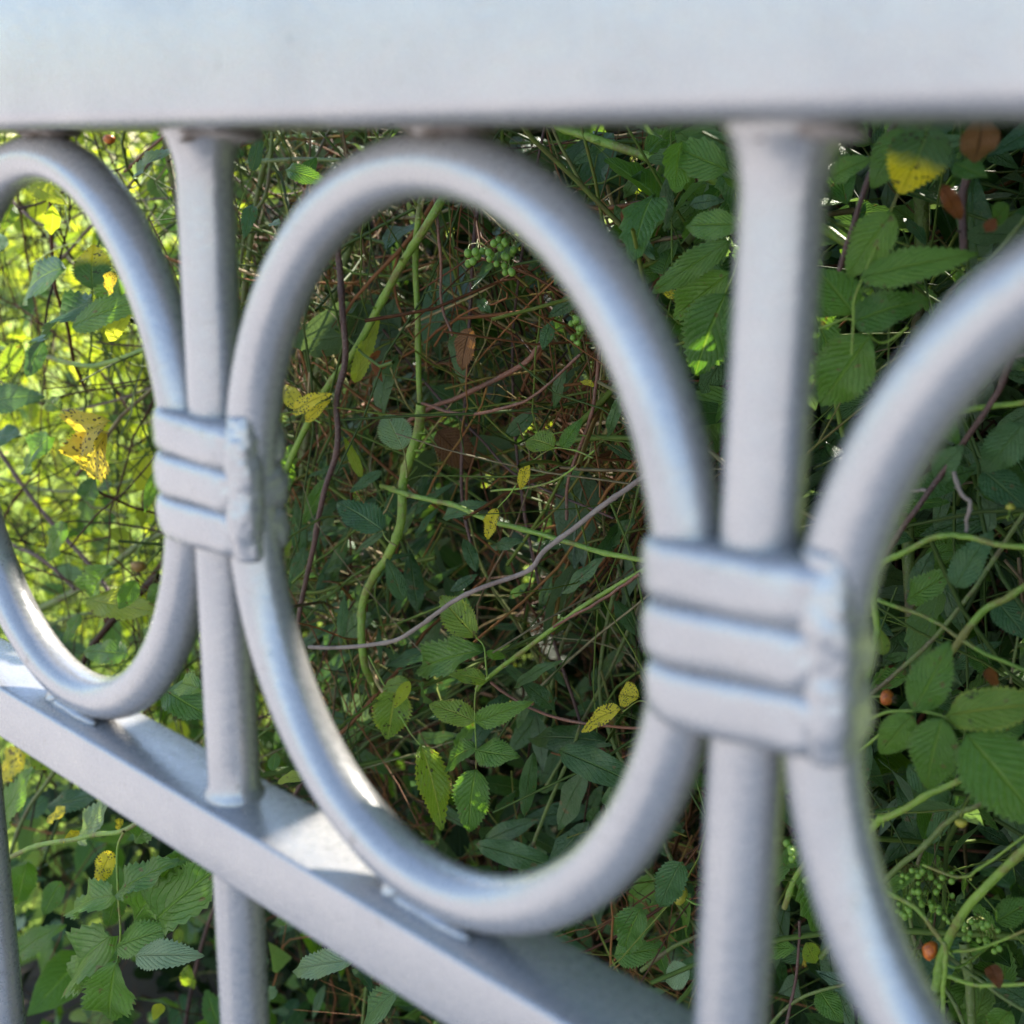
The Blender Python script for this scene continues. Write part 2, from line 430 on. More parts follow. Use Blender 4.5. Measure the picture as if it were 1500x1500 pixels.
# bar, with the paint-rounded weld flare under the top rail and on the bottom rail
zz = np.concatenate([np.linspace(.115, ZBOT-.004, 12), [ZBOT-.001, ZT+.0002, ZT+.0012, ZT+.0022, ZT+.004], np.linspace(ZT+.012, Z0+.075, 14), [Z0+.081, Z0+.0855, Z0+.0895, Z0+.0935]])
rr = []
for z in zz:
    r = RB
    if ZT-.0005 < z < ZT+.0035: r = RB+.0016*(1-(z-ZT)/.0035)
    if z > Z0+.080: r = RB+.0045*((z-Z0-.080)/.0135)**2
    rr.append(r)
bar_me = bm_mesh('bar', tube_bm([(0, 0, z) for z in zz], rr, 28), PAINT)
ring_me = bm_mesh('ring', tube_bm([(BR*math.cos(t), 0, HR*math.sin(t)) for t in np.arange(96)*2*math.pi/96], RT, 24, True), PAINT)
def weld_me(seed, L, r):
    rd = random.Random(seed); bm = bmesh.new()
    bmesh.ops.create_icosphere(bm, subdivisions=3, radius=1)
    off = Vector((seed*3.1, 0, 0))
    for v in bm.verts:
        k = 1+.35*noise.noise(v.co*1.7+off)+.12*noise.noise(v.co*5+off)
        v.co = Vector((v.co.x*L, v.co.y*r*1.1, v.co.z*r))*k
    return bm_mesh('weld', bm, PAINT)
welds = [weld_me(i, .0062, .0034) for i in range(3)]
nub = weld_me(9, .0034, .0034)
fillet = weld_me(14, .0135, .0026)
JOINT_SHADE = simple('joint_shade_paint', (.13, .10, .08), (.42, .38, .36), .7, 260)  # dark brown weld colour stands in for the shade under the top rail
def weld_shade(i):
    me = weld_me(30+i, .0062, .0034); me.materials[0] = JOINT_SHADE; return me
shade_welds = [weld_shade(i) for i in range(3)]
# collar: three rounded bands wrapped round ring, bar and ring
def band_bm(zc, h, hx, hy, seed):
    bm = bmesh.new(); prof = []
    K = 10
    for k in range(K+1):
        t = k/K*2-1; e = (1-abs(t)**4); prof.append((t*h/2, -.0014*(1-e)))
    nseg = 72; rings = []
    for z, d in prof:
        ring = []
        for i in range(nseg):
            a = 2*math.pi*i/nseg; c, s = math.cos(a), math.sin(a); p = .55
            x = math.copysign(abs(c)**p, c)*(hx+d); y = math.copysign(abs(s)**p, s)*(hy+d)
            nn = noise.noise(Vector((x*160, y*160, (z+zc)*120+seed)))*.00045
            rough = max(0, min(1, (x-hx*.5)/(hx*.25)))*noise.noise(Vector((x*420, y*420, (z+zc)*420+seed)))*.0007
            q = 1+(nn+rough)/hy*.5
            ring.append(bm.verts.new((x*(1+(nn+rough)/hx), y*(1+(nn+rough)/hy), zc+z+.0003*math.sin(x*150+seed))))
        rings.append(ring)
    for A, B in zip(rings, rings[1:]):
        for j in range(nseg): bm.faces.new((A[j], A[(j+1) % nseg], B[(j+1) % nseg], B[j]))
    for Rg in (rings[0], rings[-1]): bm.faces.new(Rg)
    bmesh.ops.recalc_face_normals(bm, faces=bm.faces)
    return bm
ZC0, ZC1 = -.0152, .0198
band_mes = []
bh = (ZC1-ZC0)/3
for k in range(3):
    band_mes.append(bm_mesh('band', band_bm(ZC0+bh*(k+.5), bh*1.0, .0214+.0003*(k == 1), .0108, k*7.7), PAINT))
core_me = bm_mesh('collar', box_bm(-.0180, .0180, -.0078, .0078, ZC0+.0005, ZC1-.0005, .003, 3), PAINT)
def seam_me(seed):
    path = [(.0180+.0002*math.sin(k*.37+seed), -.0045+.0004*math.sin(k*.23+seed), z) for k, z in enumerate(np.linspace(ZC0-.0008, ZC1+.0022, 60))]
    bm = tube_bm(path, [.0050*(.70+.30*math.sin(math.pi*k/59)**.5)+.0*math.sin(k*1.3) for k in range(60)], 40)
    for v in bm.verts:
        k = noise.noise(v.co*300+Vector((seed*9, 0, 0)))*.00035+noise.noise(v.co*1300+Vector((0, seed*9, 0)))*.0004
        d = Vector((v.co.x-.0180, v.co.y+.0048, 0)).normalized(); v.co += d*k+Vector((0, 0, k*.6))
    return bm_mesh('weld_seam', bm, PAINT)
seams = [seam_me(i+1) for i in range(2)]
for n in range(-7, 5):
    x = n*S
    link('bar', bar_me, fence, Matrix.Translation((x, 0, 0)))
    CM = Matrix.Translation((x, 0, Z0)) @ Matrix.Rotation({0: -.01, 1: -.09}.get(n, random.uniform(-.09, .04)), 4, 'Y')
    c = link('collar', core_me, fence, CM)
    for b in band_mes: link('band', b, c, CM)
    link('weld_seam', seams[n % 2], c, CM)
    link('shade_weld', shade_welds[n % 3], fence, Matrix.Translation((x+.0015, .002, Z0+.0905)) @ Matrix.Diagonal((1.75, 3.2, .8, 1)))
for n in range(-7, 4):
    x = (n+.5)*S
    r = link('ring', ring_me, fence, Matrix.Translation((x, 0, Z0)))
    link('weld', welds[n % 3], fence, Matrix.Translation((x, 0, Z0+.0915)))
    link('weld', fillet, fence, Matrix.Translation((x+.001, -.0042, ZT+.0004)))
    link('weld', nub, fence, Matrix.Translation((x-.0125, -.0022, ZT+.0012)))
    link('shade_weld', shade_welds[n % 3], fence, Matrix.Translation((x+.001, .003, Z0+.0912)) @ Matrix.Diagonal((1.6, 2.4, .5, 1)))

# ------------------------------------------------------------------ ground
def sheet(name, x0, x1, y0, y1, z, mat, nx=2, ny=2):
    X, Y = np.meshgrid(np.linspace(x0, x1, nx), np.linspace(y0, y1, ny))
    Zs = np.full(X.shape, z)
    V = np.stack([X.ravel(), Y.ravel(), Zs.ravel()], -1)
    i = np.arange(ny-1)[:, None]*nx+np.arange(nx-1)[None]; F = np.stack([i, i+1, i+nx+1, i+nx], -1).reshape(-1, 4)
    return tag(link(name, np_mesh(name, V, [F], mat, smooth=False)), kind='structure')
soil = simple('soil', (.035, .026, .018), (.075, .055, .035), .95, 12, bumpd=.01)
grass = simple('meadow_grass', (.16, .25, .02), (.32, .40, .05), .9, 3, bumpd=.02)
pave = simple('pale_pavement', (.36, .335, .33), (.44, .41, .40), .85, 9, bumpd=.003)
path_m = simple('pale_gravel', (.46, .43, .36), (.60, .57, .48), .9, 60, bumpd=.01)
sheet('ground', -200, 200, -200, 200, -.01, grass)
sheet('pavement', -90, 90, -90, -.05, .0, pave)
sheet('hedge_soil', -1.3, 14, -.05, 1.6, .0, soil)

# ------------------------------------------------------------------ random foliage masses
gap_targets = []
def sun_gap_ok(P, pad=0):
    """keep the openings through which the sun reaches the fence free of leaves"""
    P = np.asarray(P); ok = np.ones(len(P), bool); s = np.array(SUN)
    for c, rad in gap_targets:
        d = P-np.array(c); t = d@s; q = np.linalg.norm(d-t[:, None]*s, axis=1)
        ok &= ~((q < rad+pad) & (t > 0))
    return ok
def on_rail(px, py):
    d = ray(px, py); t = (ZT-CAM.z)/d.z; return CAM+d*t
gap_targets += [(on_rail(455, 1222), .0042), (on_rail(484, 1230), .0058), (on_rail(512, 1250), .0052),
                *[(at(random.uniform(420, 1000), random.uniform(220, 1350), random.uniform(.3, .5)), random.uniform(.004, .009)) for _ in range(26)],
                *[(at(random.uniform(1080, 1500), random.uniform(250, 1450), random.uniform(.28, .4)), random.uniform(.003, .006)) for _ in range(12)],
                (at(560, 340, .45), .014), (at(650, 600, .5), .02), (at(520, 720, .4), .016), (at(805, 890, .7), .02), (at(480, 420, .4), .014), (at(760, 420, .5), .014), (at(820, 940, .65), .014), (at(600, 860, .42), .012),
                (at(92, 925, 0), .013), (at(110, 955, 0), .011), (at(500, 1085, .004), .009), (at(535, 1150, .004), .006), (on_rail(30, 985), .008)]

TEMPL = {}
def template(kind, nv, nu):
    k = (kind, nv, nu)
    if k not in TEMPL: TEMPL[k] = [leaf_arrays(nv, nu, kind, s*7+1, .08 if kind == 'rose' and nv > 6 else 0) for s in range(4)]
    return TEMPL[k]
def leaf_mass(name, P, size, kind, mat, nv=4, nu=1, droop=.5, normal=(0, -.3, .8), nsp=.6):
    """one mesh of many leaves; P (n,3)"""
    P = np.asarray(P, float)
    n = len(P); tl = template(kind, nv, nu)
    D = rng.normal(0, 1, (n, 3)); D[:, 2] -= droop; D /= np.linalg.norm(D, axis=1)[:, None]
    Nn = rng.normal(0, nsp, (n, 3))+np.array(normal)
    X = np.cross(D, Nn); X /= np.linalg.norm(X, axis=1)[:, None]; Zx = np.cross(X, D)
    sz = size*rng.uniform(.55, 1.25, n)
    keep = np.ones(n, bool)
    for q in (.15, .5, .85): keep &= sun_gap_ok(P+D*(sz*q)[:, None], size*.22)
    P, D, Nn, X, Zx, sz = P[keep], D[keep], Nn[keep], X[keep], Zx[keep], sz[keep]; n = len(P)
    ws = rng.uniform(.8, 1.2, n)
    VV = []; FF = []; UU = []; TT = []; off = 0
    for s in range(4):
        idx = np.arange(s, n, 4)
        if not len(idx): continue
        v, f, uv = tl[s]
        W = P[idx][:, None]+sz[idx][:, None, None]*(v[None, :, 0:1]*ws[idx][:, None, None]*X[idx][:, None]+v[None, :, 1:2]*D[idx][:, None]+v[None, :, 2:3]*Zx[idx][:, None])
        VV.append(W.reshape(-1, 3)); m = len(v)
        FF.append((f[None]+(np.arange(len(idx))*m)[:, None, None]+off).reshape(-1, 4)); off += len(idx)*m
        UU.append(np.tile(uv, (len(idx), 1))); TT.append(np.repeat(rng.random(len(idx)), m))
    me = np_mesh(name, np.concatenate(VV), [np.concatenate(FF)], M[mat], uv=np.concatenate(UU), tint=np.concatenate(TT))
    return tag(link(name, me), kind='stuff')

def px_points(n, x0, x1, y0, y1, Y0, Y1, power=1):
    px = rng.uniform(x0, x1, n); py = rng.uniform(y0, y1, n); Y = Y0+(Y1-Y0)*rng.random(n)**power
    f = np.array(fw); r = np.array(rt); u = np.array(up)
    d = f+np.outer((px-750)/FPX, r)-np.outer((py-750)/FPX, u)
    return np.array(CAM)+d*((Y-CAM.y)/d[:, 1])[:, None]

def twig_mass(name, P, L, rad, mat, tint=(0, 1), updown=0., wig=.25, sides=4, fork=.3, seg=7, kind='stuff'):
    T = Tubes()
    for p in P:
        d = rng.normal(0, 1, 3); d[2] += updown*(1 if rng.random() < .5 else -1); d[1] *= .55; d /= np.linalg.norm(d)
        l = L*rng.uniform(.5, 1.5); r = rad*rng.lognormal(0, .4); tt = rng.uniform(*tint)
        pts = [p]; dd = d.copy()
        for k in range(seg):
            dd = dd+rng.normal(0, wig, 3); dd /= np.linalg.norm(dd); pts.append(pts[-1]+dd*l/seg)
        pts = np.array(pts)-(pts[seg//2]-p)
        if pts[:, 1].min() < .045 or not sun_gap_ok(pts, .004).all(): continue
        T.add(pts, r*np.linspace(1, .55, seg+1), tt, sides)
        if rng.random() < fork:
            k = rng.integers(2, seg); e = pts[k]; d2 = (pts[k]-pts[k-1]); d2 /= np.linalg.norm(d2); d2 = d2+rng.normal(0, .5, 3)
            q = [e]
            for _ in range(4):
                d2 = d2+rng.normal(0, .2, 3); d2 /= np.linalg.norm(d2); q.append(q[-1]+d2*l/seg*.8)
            q = np.array(q)
            if q[:, 1].min() > .045: T.add(q, r*.6*np.linspace(1, .5, 5), tt, sides)
    return tag(link(name, T.mesh(name, M[mat])), kind='stuff')

# the tangle of fine twigs inside the hedge
def clump(P, k=9., th=.0):
    return np.array([p for p in P if noise.noise(Vector(p)*k) > th])
twig_mass('brown_twig_tangle', clump(px_points(2400, 380, 1120, 150, 1500, .32, .7)), .12, .00050, 'twig_brown', (0, .95), .3, .2)
twig_mass('brown_twig_tangle', clump(px_points(900, 400, 1000, 200, 1000, .28, .45)), .14, .0008, 'twig_brown', (.35, 1), .2, .13)
twig_mass('deep_twig_tangle', px_points(450, 250, 1500, 100, 1500, .5, .8), .2, .0011, 'twig_brown', (0, .6), .3, .2)
twig_mass('green_twig_tangle', px_points(1900, -200, 560, 100, 1150, .26, .85), .15, .0007, 'twig_green', (0, 1), .1, .17)
twig_mass('green_twig_tangle', px_points(230, 420, 1100, 150, 1100, .27, .45), .17, .0009, 'twig_green', (.2, 1), .1, .15)
twig_mass('green_twig_tangle', px_points(260, 1050, 1800, 150, 1600, .27, .5), .16, .0009, 'twig_green', (0, .9), .1, .13)
twig_mass('dark_twig_tangle', px_points(190, -200, 380, 120, 1100, .25, .5), .18, .0009, 'twig_brown', (0, .35), .2, .12)
twig_mass('fine_twig_tangle', px_points(420, -200, 1100, 1000, 1600, .26, .6), .11, .0005, 'twig_brown', (0, .9), .1, .17)

# leaves inside the hedge, front to back
leaf_mass('privet_foliage', px_points(420, 430, 1080, 150, 1500, .31, .55), .042, 'privet', 'privet_mass', 6, 1)
leaf_mass('privet_foliage', px_points(620, 1080, 1900, 100, 1700, .29, .5), .045, 'privet', 'privet_mass', 6, 1)
leaf_mass('rose_foliage', px_points(170, 1150, 1900, 100, 1700, .28, .45), .036, 'rose', 'rose_mass', 10, 1)
leaf_mass('rose_foliage', px_points(150, 950, 1150, 180, 600, .25, .4), .03, 'rose', 'rose_mass', 10, 1)
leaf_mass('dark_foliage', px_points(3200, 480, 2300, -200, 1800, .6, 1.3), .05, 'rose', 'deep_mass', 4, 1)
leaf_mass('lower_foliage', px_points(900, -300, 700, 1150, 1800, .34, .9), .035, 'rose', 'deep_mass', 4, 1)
leaf_mass('lower_foliage', px_points(50, -300, 500, 1000, 1600, .24, .4), .03, 'rose', 'blue_mass', 10, 1)
leaf_mass('back_foliage', px_points(2200, 230, 700, -100, 1300, .8, 1.4), .05, 'rose', 'rose_mass', 4, 1)
leaf_mass('left_foliage', px_points(260, -300, 330, 100, 1100, .3, .8), .032, 'rose', 'lime_mass', 10, 1)
leaf_mass('left_foliage', px_points(120, -300, 330, 100, 1100, .25, .7), .036, 'rose', 'rose_mass', 10, 1)
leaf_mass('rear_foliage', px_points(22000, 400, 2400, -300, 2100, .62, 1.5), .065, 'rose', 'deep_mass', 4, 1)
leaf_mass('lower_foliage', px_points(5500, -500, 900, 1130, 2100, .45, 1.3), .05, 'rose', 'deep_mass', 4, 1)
# the top of the hedge, above the rail
def box_points(n, lo, hi): return rng.uniform(lo, hi, (n, 3))
leaf_mass('side_foliage', box_points(3500, (.38, .12, .45), (1.6, .7, 1.25)), .05, 'rose', 'privet_mass', 4, 1)
leaf_mass('side_foliage', box_points(3500, (.7, .12, .25), (2.4, 1.3, 1.3)), .055, 'rose', 'rose_mass', 4, 1)
leaf_mass('crown_foliage', box_points(13000, (-.45, .12, 1.12), (2.2, 1.1, 2.0)), .055, 'rose', 'rose_mass', 4, 1)
leaf_mass('crown_foliage', box_points(9000, (-.35, .3, .9), (2.2, 1.3, 1.6)), .055, 'rose', 'privet_mass', 4, 1)
leaf_mass('hedge_base_foliage', box_points(2500, (-.9, .2, .02), (2.2, 1.2, .65)), .05, 'rose', 'rose_mass', 4, 1)
BL0 = np.array(on_rail(930, 1462))
leaf_mass('crown_foliage', BL0+np.array(SUN)*rng.uniform(.4, 1.3, 420)[:, None]+rng.normal(0, .035, (420, 3)), .05, 'rose', 'rose_mass', 4, 1)  # extra unseen leaves added along the sun ray to block a stray rail patch
# sunlit bush beyond the hedge on the left
leaf_mass('sunlit_foliage', box_points(16000, (-4.0, .7, .05), (-1.25, 2.9, 1.4)), .042, 'rose', 'lime_mass', 4, 1)
twig_mass('sunlit_twigs', box_points(350, (-4.0, .9, .1), (-1.4, 3.0, 1.25)), .5, .003, 'twig_green', (0, .6), .5, .2)

# ------------------------------------------------------------------ shrubs with their canes and leaves
def shrub(name, px, py, Y, label, cat='shrub', group=None):
    p = at(px, py, Y); return tag(empty(name, (p.x, p.y, 0)), label, cat, group)
def berry_mesh():
    bm = bmesh.new(); bmesh.ops.create_icosphere(bm, subdivisions=2, radius=1)
    for v in bm.verts: v.co.z *= 1.12
    return bm_mesh('berry', bm, M['berry'])
BERRY = berry_mesh()
def hip_mesh(mat, tail=False):
    T = []
    prof = [(0, .12), (.08, .55), (.3, .93), (.6, 1.0), (.95, .86), (1.25, .5), (1.4, .28), (1.45, .02)]
    V, F = tube_arrays([(0, 0, z-.7) for z, r in prof], [r for z, r in prof], 16)
    return np_mesh('rose_hip', V, [F], M[mat])
HIPS = {k: hip_mesh(k) for k in ('hip', 'hip_green', 'hip_brown')}
def sepal_mesh():
    T = Tubes()
    for k in range(5):
        a = k*1.257; d = np.array([math.cos(a)*.8, math.sin(a)*.8, .7])
        T.add([(0, 0, .65), np.array([0, 0, .7])+d*.35, np.array([0, 0, .7])+d*.8], [.14, .1, .02], .5, 4)
    return T.mesh('sepals', M['sepal'])
SEPAL = sepal_mesh()
def hip(parent, px, py, rpx, Y, mat, d=(.3, -.3, -.8)):
    p = at(px, py, Y+YOFF); r = rpx*depth(p)/FPX
    q = Vector(d).normalized().to_track_quat('Z', 'Y').to_matrix().to_4x4()
    mw = Matrix.Translation(p) @ q @ Matrix.Scale(r, 4)
    o = link('rose_hip', HIPS[mat], parent, mw); link('sepals', SEPAL, o, mw)
    T = Tubes(); dd = -Vector(d).normalized()
    e = p+dd*r*.7; T.add(smooth_path([e, e+dd*r*2+rv(r*.3), e+dd*r*3.5+Vector((0, .02, .004))], 4), [r*.13]*9, .5, 5)
    s = link('stalk', T.mesh('stalk', M['green_stem']), o); s.matrix_local = mw.inverted()
    return o
def berries(parent, x0, x1, y0, y1, n, rpx, Y):
    T = Tubes(); c = at((x0+x1)/2, y0-6, Y+.022)
    pts = []
    for _ in range(n):
        p = at(random.uniform(x0, x1), random.uniform(y0, y1), Y+random.uniform(-.008, .012)); pts.append(p)
        T.add(smooth_path([c, (c+p)/2+rv(.002), p], 3), [.00022]*7, .5, 4)
    me = T.mesh('berry_cluster', M['green_stem'])
    o = link('berry_cluster', me, parent, Matrix.Translation(c))
    me.transform(Matrix.Translation(-c))
    for p in pts:
        link('berry', BERRY, o, Matrix.Translation(p) @ Matrix.Scale(rpx*depth(p)/FPX*random.uniform(.8, 1.15), 4))
def rachis(parent, pts, wpx, Y, mat='green_stem', name='leaf'):
    return stem(parent, name, pts, wpx, mat, Y, 0, .0003, taper=.6, bumps=False)

rose_l = shrub('rose_bush', 150, 900, .3, 'rose shoots with dark and yellowing leaves against bright foliage behind the leftmost oval', group='rose bushes')
rose_c = shrub('rose_bush', 600, 900, .3, 'rose bush with smooth green canes crossing inside the large middle oval', group='rose bushes')
rose_r = shrub('rose_bush', 1400, 1000, .2, 'rose bush with big serrated leaves and orange hips at the right edge', group='rose bushes')
rose_b = shrub('rose_bush', 200, 1350, .2, 'low rose shoot with broad leaflets under the sloping bottom rail at left', group='rose bushes')
priv_c = shrub('privet_bush', 850, 900, .33, 'privet with narrow dark leaves and green berries behind the middle oval', group='privet bushes')
priv_r = shrub('privet_bush', 1350, 1300, .3, 'privet with tiny green berry clusters low behind the right oval', group='privet bushes')

# canes of the middle rose
stem(rose_c, 'cane', [(700, 205, .34), (648, 292), (600, 368), (576, 412), (520, 512), (472, 580), (412, 704), (350, 860), (300, 1100, .34)], 12, 'green_stem', .27, 7)
stem(rose_c, 'cane', [(640, 190, .36), (618, 292), (608, 380), (612, 480), (614, 576), (616, 592)], 10, 'green_stem', .28, 4)
stem(rose_c, 'cane', [(616, 590), (612, 632), (592, 696), (587, 770), (568, 816), (546, 848), (531, 890), (536, 972), (546, 1010, .29), (556, 1060, .34)], 14, 'green_stem', .27, 5)
stem(rose_c, 'cane', [(492, 280), (494, 360), (500, 424), (506, 512), (494, 580), (494, 652), (476, 720), (460, 800), (440, 890), (430, 1000)], 10, 'brown_stem', .26, 4, label='purple brown cane')
stem(rose_c, 'cane', [(530, 250), (514, 348), (488, 440), (460, 560), (440, 700)], 11, 'olive_stem', .31, 3)
stem(rose_c, 'cane', [(456, 380), (450, 470), (448, 560), (440, 680)], 9, 'olive_stem', .34, 2)
stem(rose_c, 'cane', [(560, 710, .30), (596, 724), (660, 738), (720, 766), (800, 786), (880, 806), (955, 822), (1060, 850)], 9, 'green_stem', .25, 3)
stem(rose_c, 'cane', [(700, 1010), (712, 996), (784, 940), (848, 892), (936, 836), (1040, 770)], 8, 'green_stem', .25, 2)
stem(rose_c, 'twig', [(936, 838), (900, 868), (850, 897), (812, 920)], 5, 'red_stem', .248)
stem(rose_c, 'twig', [(632, 250), (640, 300), (646, 368), (646, 440), (664, 492)], 5, 'red_stem', .27)
stem(rose_c, 'twig', [(700, 300), (690, 420), (682, 560), (676, 720), (690, 800)], 6, 'brown_stem', .30)
stem(rose_c, 'twig', [(800, 496), (760, 536), (680, 580), (628, 600), (560, 640)], 8, 'red_stem', .29)
stem(rose_c, 'twig', [(616, 592), (680, 607), (750, 594), (780, 580), (850, 520)], 5, 'red_stem', .27)
stem(rose_c, 'twig', [(560, 480), (620, 560), (700, 640), (760, 700), (900, 760)], 4, 'brown_stem', .31)
stem(rose_c, 'twig', [(880, 500), (872, 560), (868, 600), (836, 690), (830, 760)], 6, 'red_stem', .28)
stem(rose_c, 'twig', [(910, 590), (926, 630), (938, 680), (941, 720)], 5, 'brown_stem', .24)
stem(rose_c, 'twig', [(720, 1000), (760, 1030), (820, 1055), (900, 1065), (960, 1068)], 5, 'red_stem', .25)
stem(rose_c, 'twig', [(720, 720), (780, 712), (830, 690), (870, 660)], 3.5, 'green_stem', .26)
stem(rose_c, 'twig', [(860, 860), (820, 960), (790, 1080), (770, 1180)], 6, 'olive_stem', .34)
stem(rose_c, 'twig', [(940, 880), (900, 970), (860, 1040), (800, 1150)], 6, 'olive_stem', .33)
g = tag(stem(None, 'bare_twig', [(454, 948), (496, 950), (576, 940), (616, 918), (660, 884), (696, 866), (772, 836), (796, 808), (840, 776), (900, 728), (944, 698), (1020, 650)], 7, 'grey_stem', .235, 0, .0006, taper=1.1), 'bare grey brown twig lying diagonally across the middle oval', 'twig')

# leaves of the middle rose
s = rachis(rose_c, [(718, 990), (742 if 0 else 698, 1010), (696, 1060), (697, 1100), (698, 1126)], 3, .24)
leaflet(s, (696, 1058), (630, 1026), 40, .24, 'lime_edge'); leaflet(s, (698, 1058), (756, 1036), 32, .24, 'rose')
leaflet(s, (697, 1096), (630, 1120), 42, .24, 'rose'); leaflet(s, (699, 1100), (754, 1112), 44, .24, 'rose')
leaflet(s, (698, 1126), (680, 1220), 54, .24, 'rose', dy=0)
s = rachis(rose_c, [(714, 996), (712, 965), (708, 945), (698, 934)], 3, .245)
leaflet(s, (698, 934), (634, 868), 46, .245, 'lime_edge', dy=0); leaflet(s, (710, 955), (572, 980), 36, .25, 'rose', dy=0)
leaflet(s, (710, 950), (640, 946), 34, .255, 'rose'); leaflet(s, (712, 998), (660, 980), 27, .24, 'lime_edge'); leaflet(s, (712, 955), (742, 966), 14, .24, 'rose')
s = rachis(rose_c, [(540, 960), (560, 1000), (590, 1055), (606, 1080), (616, 1092)], 3, .24)
leaflet(s, (616, 1092), (660, 1214), 48, .24, 'lime_edge', dy=0); leaflet(s, (580, 1005), (570, 1090), 54, .24, 'lime_edge')
leaflet(s, (600, 1000), (552, 1006), 24, .24, 'lime_edge'); leaflet(s, (600, 998), (576, 1036), 18, .235, 'lime'); leaflet(s, (620, 1000), (616, 1034), 16, .245, 'rose')
s = rachis(rose_c, [(580, 800), (566, 790), (560, 776)], 3, .25)
leaflet(s, (560, 778), (497, 730), 50, .25, 'blue', dy=0)
s = rachis(rose_c, [(596, 700), (594, 670), (590, 656)], 3, .25)
leaflet(s, (590, 658), (566, 604), 46, .25, 'pale', 'round', dy=0)
s = rachis(rose_c, [(870, 670), (840, 660), (812, 656), (790, 668), (775, 680)], 3, .24)
leaflet(s, (812, 655), (768, 636), 38, .24, 'lime_edge', 'round', dy=0); leaflet(s, (824, 656), (846, 616), 22, .24, 'rose', dy=0); leaflet(s, (774, 678), (758, 722), 17, .24, 'yellow', dy=0)
s = rachis(rose_c, [(756, 712), (744, 728), (728, 746)], 2.5, .24)
leaflet(s, (728, 744), (706, 794), 21, .24, 'yellow', dy=0)
s = rachis(rose_c, [(470, 620), (446, 606), (436, 596)], 3, .25)
leaflet(s, (440, 600), (410, 556), 26, .25, 'yellow'); leaflet(s, (430, 606), (466, 574), 24, .25, 'yellow'); leaflet(s, (448, 618), (474, 590), 14, .25, 'yellow')
s = rachis(rose_c, [(960, 1040), (938, 1026), (912, 1042)], 2.5, .24)
leaflet(s, (936, 1022), (901, 1016), 35, .24, 'yellow', 'round', dy=0); leaflet(s, (910, 1040), (838, 1062), 34, .24, 'yellow', dy=0)
leaflet(rose_c, (870, 566), (846, 552), 9, .25, 'yellow', name='leaf')
for b_, t_, wd, mt in (((480, 700), (440, 770), 20, 'rose'), ((430, 650), (416, 720), 24, 'rose'), ((450, 800), (420, 860), 20, 'blue'), ((520, 560), (548, 470), 12, 'lime'),
                    ((560, 690), (510, 720), 14, 'blue'), ((590, 880), (570, 820), 26, 'blue'), ((650, 760), (700, 730), 14, 'blue'), ((530, 700), (505, 640), 14, 'lime')):
    leaflet(rose_c, b_, t_, wd, .27, mt, name='leaf')

# privet behind the middle oval
stem(priv_c, 'branch', [(1000, 1300), (940, 1160), (900, 1090), (880, 1000), (900, 860), (940, 700)], 7, 'olive_stem', .33)
stem(priv_c, 'branch', [(760, 1290), (800, 1190), (830, 1120), (850, 1060)], 6, 'olive_stem', .3)
stem(priv_c, 'branch', [(850, 1060), (800, 900), (760, 700), (750, 500), (770, 330), (800, 180)], 5, 'brown_stem', .33)
PL = [((896, 1090), (748, 1066), 42), ((820, 1100), (925, 1136), 46), ((698, 1238), (814, 1262), 36), ((812, 1040), (772, 994), 34), ((755, 1008), (798, 966), 17),
      ((824, 870), (886, 818), 26), ((612, 898), (600, 806), 27), ((698, 838), (682, 784), 20), ((782, 1100), (762, 1200), 24), ((860, 1130), (810, 1210), 40),
      ((880, 1180), (850, 1230), 26), ((700, 1240), (770, 1200), 30), ((660, 866), (696, 842), 16), ((480, 860), (510, 780), 18), ((548, 900), (490, 930), 30),
      ((720, 800), (762, 796), 22), ((860, 430), (800, 460), 22), ((810, 470), (790, 510), 20), ((770, 420), (800, 360), 18), ((840, 360), (812, 420), 16), ((740, 640), (786, 604), 22),
      ((780, 330), (760, 280), 18), ((900, 300), (930, 360), 20), ((975, 330), (980, 262), 22), ((940, 250), (910, 300), 18), ((960, 380), (920, 330), 20), ((830, 540), (800, 600), 20),
      ((890, 640), (910, 580), 16), ((720, 460), (690, 430), 16), ((870, 1230), (830, 1290), 30), ((905, 1140), (880, 1230), 28), ((930, 760), (880, 800), 24), ((900, 880), (936, 930), 24),
      ((420, 960), (500, 900), 16), ((520, 1010), (470, 960), 18), ((640, 1290), (700, 1300), 30), ((840, 240), (880, 210), 18), ((1000, 260), (1040, 230), 18), ((1010, 300), (1050, 290), 20)]
for b_, t_, wd in PL: leaflet(priv_c, b_, t_, wd, random.uniform(.255, .31), 'privet', 'privet', name='leaf')
for _ in range(60):
    x, y = random.uniform(425, 620), random.uniform(690, 1040); a = random.gauss(-.9 if random.random() < .6 else 2.0, .5); l = random.uniform(45, 95)
    leaflet(priv_c, (x, y), (x+l*math.cos(a), y+l*math.sin(a)), l*random.uniform(.14, .26), random.uniform(.27, .36), random.choice(['privet', 'blue', 'blue']), 'privet', name='leaf')
for _ in range(110):
    x, y = random.uniform(440, 1060), random.triangular(200, 1400, 1400); a = random.uniform(0, 6.28); l = random.uniform(30, 75)
    leaflet(priv_c, (x, y), (x+l*math.cos(a), y+l*math.sin(a)), l*random.uniform(.22, .36), random.uniform(.30, .42), random.choice(['privet', 'privet', 'privet', 'blue']), 'privet', name='leaf', hi=False)
berries(priv_c, 683, 720, 362, 392, 9, 5.5, .27); berries(priv_c, 722, 772, 350, 400, 17, 5, .275); berries(priv_c, 836, 858, 464, 506, 13, 4.5, .27)

